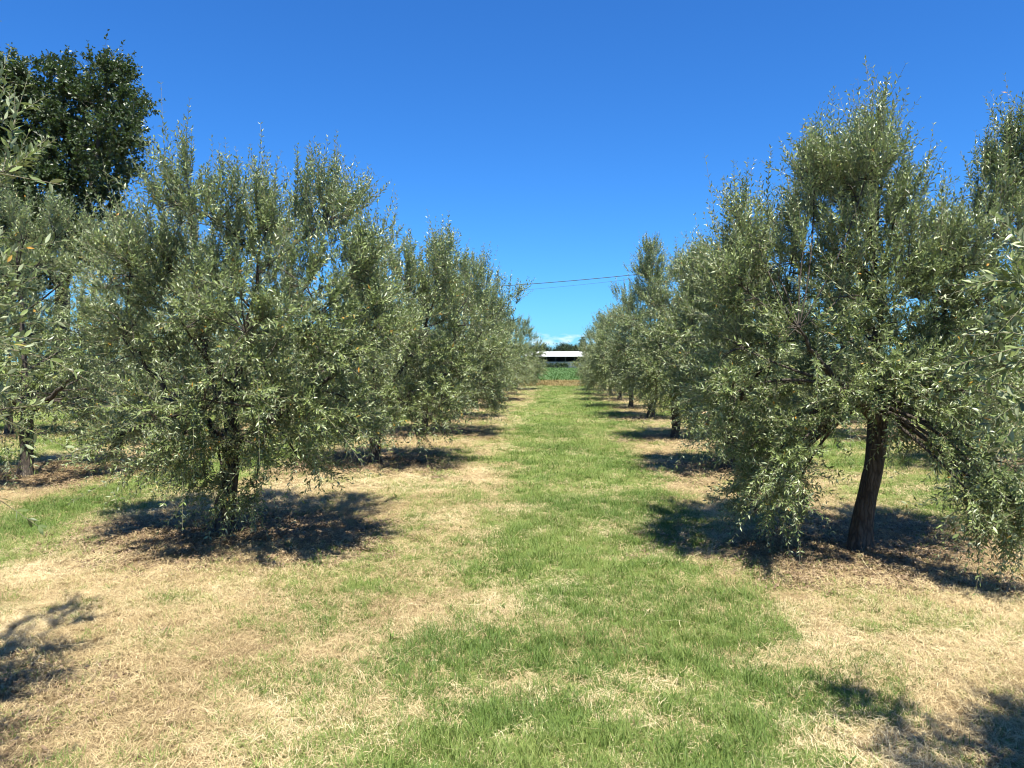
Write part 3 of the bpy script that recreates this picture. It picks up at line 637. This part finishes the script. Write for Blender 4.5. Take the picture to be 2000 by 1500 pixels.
# --- the rest of the rows: copies of three more trees and of those above
kinds = []
ORD = ('third', 'fourth', 'fifth', 'sixth', 'seventh', 'eighth', 'ninth')
def place(src_or_new, p, rz, s, label): return copy_tree(src_or_new, foot3(p), rz, s, label, 'olive trees')
ft = foot3(L_ROW[4]); g = grow(121, ring_lobes(70, 1.75, 4.3, 0.5), TRK, TRR, 460, 6, gap=0.22, **OLF)
KA = make_tree('olive_tree', g, ft, 'third olive tree beyond the broad round tree in its row', group='olive trees', seed=18)
ft = foot3(R_ROW[5]); g = grow(122, ring_lobes(71, 1.6, 4.45, 0.6), TRK, TRR, 450, 6, gap=0.22, **OLF)
KB = make_tree('olive_tree', g, ft, 'fourth olive tree beyond the leaning-trunk tree in its row', group='olive trees', seed=19)
ft = foot3(LL_ROW[0]); g = grow(123, ring_lobes(72, 1.9, 4.2, 0.5), TRK, TRR, 500, 6, gap=0.22, **OLF)
KC = make_tree('olive_tree', g, ft, 'pale olive tree behind the near sprays, stout trunk bare at the foot', group='olive trees', seed=20)
for i, p in enumerate(L_ROW[5:8]): place((KB, KC, KA)[i], p, 1.3 + 1.9 * i, (1, 1, (0.98, 0.92, 0.95)[i]), f'{ORD[i + 1]} olive tree beyond the broad round tree in its row')
place(KC, L_ROW[8], 2.5, (1.05, 1.05, 0.97), 'bushy olive tree ending the row of the broad round tree by the dry bank')
for i, p in enumerate(R_ROW[6:]): place((KA, KC, KB, KA)[i], p, 0.7 + 1.7 * i, (0.95, 0.95, (0.95, 0.92, 0.88, 0.9)[i]), f'{ORD[i + 2]} olive tree beyond the leaning-trunk tree in its row' if i < 2 else 'last olive tree of the leaning-trunk row before the dry bank')
for i, p in enumerate(LL_ROW[1:]): place((KA, KB, KC, KA, KB)[i], p, 2.1 + 1.3 * i, (1, 1, 1), f'{("next", "second", "third", "fourth", "fifth")[i]} olive tree beyond the pale stout-trunked tree in its row')
for i, p in enumerate(RR_ROW): place((KC, KA, KB, KC, KA)[i], p, 0.4 + 2.3 * i, (1, 1, 1), f'{("first", "second", "third", "fourth", "fifth")[i]} olive tree of the row behind the leaning-trunk tree, counted towards the bank')
for i, p in enumerate(LLL_ROW): place((KB, KC, KA)[i], p, 1.1 + 2.0 * i, (1, 1, 1), f'{("first", "second", "third")[i]} olive tree of the row below the oaks, counted towards the bank')

# --- oaks behind the left rows
OY = 27.0
fo = (T(120, 700, OY)[0], OY, -0.03)
lob = px_lobes(fo, [(210, 150, 48), (175, 200, 62), (115, 155, 48), (60, 190, 62), (250, 205, 46), (225, 260, 70), (150, 280, 90), (70, 290, 90), (0, 210, 66), (-40, 300, 110), (220, 340, 66), (130, 380, 90), (50, 400, 100), (215, 420, 50), (150, 470, 66), (60, 500, 90), (-50, 430, 110), (10, 590, 90), (-60, 180, 70), (20, 160, 50), (90, 230, 70), (0, 300, 90)], 31, 1.9)
OAKP = dict(tseg=2, twig_len=0.55, nodes=6, leaf_len=0.155, leaf_w=0.10, up=0.5, droop=0.4, shoots=0.1, angle=0.9)
g = grow(131, lob, [(0, 0, -0.1), (0.05, 0, 1.5), (0.0, 0, 3.0), (0.1, 0, 4.4)], [0.36, 0.29, 0.26, 0.23], 1500, 6, gap=0.27, n_limbs=6, **OAKP)
oak = make_tree('oak_tree', g, fo, 'tall dark green oak rising behind the broad round olive tree', 'oak tree', 'oak trees', M_OAK, M_OAKBARK, M_OAKBARK, 40)
copy_tree(oak, (fo[0] - 8.5, OY + 3.5, -0.03), 2.2, (1, 1, 0.93), 'dark oak standing further out than the oak behind the round olive', 'oak trees')

# ------------------------------------------------------------------ barn, shrub, far trees, power line
BY = 170.0
bx0, bx1 = T(1030, 706, BY)[0], T(1330, 706, BY)[0]
barn = empty('barn', ((bx0 + bx1) / 2, BY, 0), 'long low barn with white metal roof and grey sheet wall beyond the green field', 'barn')
hw = (bx1 - bx0) / 2
zt = lambda py, Y=BY: float(T(1100, py, Y)[2])
z_wall, z_eave, z_ridge = zt(707), zt(695.5), zt(687, BY + 5)
nb = 60; xs_ = np.linspace(-hw, hw, nb * 2 + 1)
def sheet(xa, xb, m, name):
    q = np.arange(xa, xb + 1e-6, 0.16); yo = np.where(np.arange(len(q)) % 4 < 2, 0.0, -0.05)
    V = np.concatenate([np.stack([q, yo, np.full_like(q, -0.2)], 1), np.stack([q, yo, np.full_like(q, z_wall)], 1), np.stack([q, yo + 0.06, np.full_like(q, -0.2)], 1), np.stack([q, yo + 0.06, np.full_like(q, z_wall)], 1)])
    k = len(q); i = np.arange(k - 1)
    Q = np.concatenate([np.stack([i, i + 1, i + 1 + k, i + k], 1), np.stack([i + 2 * k, i + 3 * k, i + 1 + 3 * k, i + 1 + 2 * k], 1), np.stack([i + k, i + 1 + k, i + 1 + 3 * k, i + 3 * k], 1)])
    return obj(name, mesh_np(name, V, Q, 4, [m]), barn)
pw = 2 * hw / 16
for i in range(16): sheet(-hw + i * pw + 0.01, -hw + (i + 1) * pw - 0.03, M_WALL, 'wall_panel')
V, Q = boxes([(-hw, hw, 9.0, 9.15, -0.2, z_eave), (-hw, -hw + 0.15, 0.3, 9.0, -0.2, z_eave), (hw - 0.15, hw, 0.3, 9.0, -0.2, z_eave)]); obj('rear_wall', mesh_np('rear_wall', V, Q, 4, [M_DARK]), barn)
V = np.array([[-hw - .6, -1.7, z_eave], [hw + .6, -1.7, z_eave], [hw + .6, 5, z_ridge + .05], [-hw - .6, 5, z_ridge + .05], [hw + .6, 10.2, z_eave], [-hw - .6, 10.2, z_eave]])
V = np.concatenate([V, V - np.array([0, 0, 0.12])])
Q = np.array([[0, 1, 2, 3], [3, 2, 4, 5], [6, 9, 8, 7], [9, 11, 10, 8], [0, 6, 7, 1], [5, 4, 10, 11]])
obj('roof', mesh_np('roof', V, Q, 4, [M_ROOF]), barn)
rf = [c for c in barn.children if c.name.startswith('roof')][0]
V, Q = boxes([(-hw - .6, hw + .6, 4.8, 5.2, z_ridge + 0.06, z_ridge + 0.14)]); obj('ridge_cap', mesh_np('ridge_cap', V, Q, 4, [M_STEEL]), rf)
for i in range(17):
    x = -hw + i * pw
    V, Q = boxes([(x - 0.07, x + 0.07, 0.1, 0.26, -0.2, z_eave + 0.05)]); obj('post', mesh_np('post', V, Q, 4, [M_STEEL]), barn)
V, Q = boxes([(-hw, hw, -0.09, -0.03 + 0.12, z_wall + 0.003, z_wall + 0.12)]); obj('wall_rail', mesh_np('wall_rail', V, Q, 4, [M_STEEL]), barn)

def bush(name, foot, lobes, seed, n_anchor, leaf, m_leaf, label, cat_, trunk_h, trunk_r, group=None, **kw):
    g = grow(seed, lobes, [(0, 0, -0.1), (0.02, 0, trunk_h * 0.5), (0, 0.02, trunk_h)], [trunk_r, trunk_r * 0.85, trunk_r * 0.7], n_anchor, 5, twig_len=leaf * 4, nodes=5, leaf_len=leaf, leaf_w=leaf * 0.6, gap=0.0, shoots=0.0, **kw)
    return make_tree(name, g, foot, label, cat_, group, m_leaf, M_OAKBARK, M_OAKBARK, seed, sides=8)
SY = BY - 2.5
fs = (T(1084, 715, SY)[0], SY, 0)
bush('shrub', fs, [(dx, 0, 0.55 + 0.1 * (i % 2), 0.62, 0.5, 0.48) for i, dx in enumerate(np.linspace(-2.2, 2.2, 6))], 141, 160, 0.16, M_SHRUB, 'low dark green shrub against the grey barn wall', 'shrub', 0.35, 0.06, up=0.4, droop=0.2, n_limbs=3)
FY = 262.0
def round_lobes(seed, R, H):
    r = np.random.default_rng(seed)
    return [(R * 0.55 * math.cos(a) * r.uniform(0.6, 1.2), R * 0.55 * math.sin(a), H * r.uniform(0.42, 0.72), R * 0.5, R * 0.5, H * 0.22) for a in np.linspace(0, 5.5, 7)] + [(0, 0, H * 0.76, R * 0.55, R * 0.55, H * 0.22)]
p = T(1100, 700, FY)
far1 = bush('round_tree', (p[0], FY, 0), round_lobes(1, 3.6, 6.7), 151, 260, 0.5, M_FAR, 'dark round-headed tree behind the barn roof, beside the conifer line', 'tree', 2.2, 0.25, 'far trees behind the barn', up=0.5, droop=0.3)
for i, (px, Y, s, lb_) in enumerate(((1122, FY + 6, (1.0, 1, 0.94), 'dark round tree between the conifer and the other round tree behind the barn'), (1055, FY + 12, (1.2, 1.2, 1.0), 'dark round tree behind the barn, second from the conifer'), (1200, FY + 5, (1.3, 1.3, 1.05), 'dark round tree behind the barn, past the conifer'), (1290, FY + 14, (1.3, 1.3, 1.1), 'dark round tree behind the barn, furthest past the conifer'))):
    if lb_.endswith('second from the conifer'): lb_ = 'dark round tree behind the barn, third from the conifer towards the broad olive row'
    copy_tree(far1, (T(px, 700, Y)[0], Y, 0), 1.3 * i + 0.5, s, lb_, 'far trees behind the barn')
CY = 235.0
p = T(1137.5, 700, CY)
bush('conifer_tree', (p[0], CY, 0), [(0, 0, z, 1.75 * (1 - z / 9.4) + 0.12, 1.75 * (1 - z / 9.4) + 0.12, 0.55) for z in np.linspace(1.4, 8.6, 11)], 161, 300, 0.26, M_CONIF, 'slim pointed conifer rising behind the barn roof', 'conifer', 1.2, 0.18, up=0.15, droop=0.6)

PY = 74.0
def pole(x, label):
    o = empty('utility_pole', (x, PY, 0), label, 'utility pole', 'utility poles')
    V, Q = tubes(np.array([[[0, 0, -0.3], [0, 0, 4.5], [0, 0, 12.1]]]), np.array([[0.16, 0.13, 0.09]]), 12); obj('shaft', mesh_np('shaft', V, Q, 4, [M_WOOD], smooth=True), o)
    V, Q = boxes([(-0.05, 0.05, -0.5, 0.5, 11.63, 11.75)]); obj('cross_arm', mesh_np('cross_arm', V, Q, 4, [M_WOOD]), o)
    for yy in (-0.4, 0.4):
        V, Q = tubes(np.array([[[0, yy, 11.75], [0, yy, 11.84], [0, yy, 11.9]]]), np.array([[0.03, 0.05, 0.02]]), 8); obj('insulator', mesh_np('insulator', V, Q, 4, [M_STEEL], smooth=True), o)
xa, xb = T(-200, 540, PY)[0], T(1560, 540, PY)[0]
pole(xa, 'wooden utility pole past the oaks, carrying the overhead cables'); pole(xb, 'wooden utility pole behind the pointed leaning olive tree')
def cable(yo, z_mid, rad, label):
    t = np.linspace(0, 1, 60); P = np.stack([xa + (xb - xa) * t, np.full(60, PY + yo), 11.9 - (11.9 - z_mid) * 4 * t * (1 - t)], 1)
    V, Q = tubes(P[None], np.full((1, 60), rad), 6); tag(obj('power_cable', mesh_np('power_cable', V, Q, 4, [M_CABLE], smooth=True)), label, 'cable')
cable(-0.4, 8.50, 0.032, 'thick dark overhead cable crossing above the lane')
cable(0.4, 7.95, 0.011, 'thin overhead wire hanging just under the thick cable')
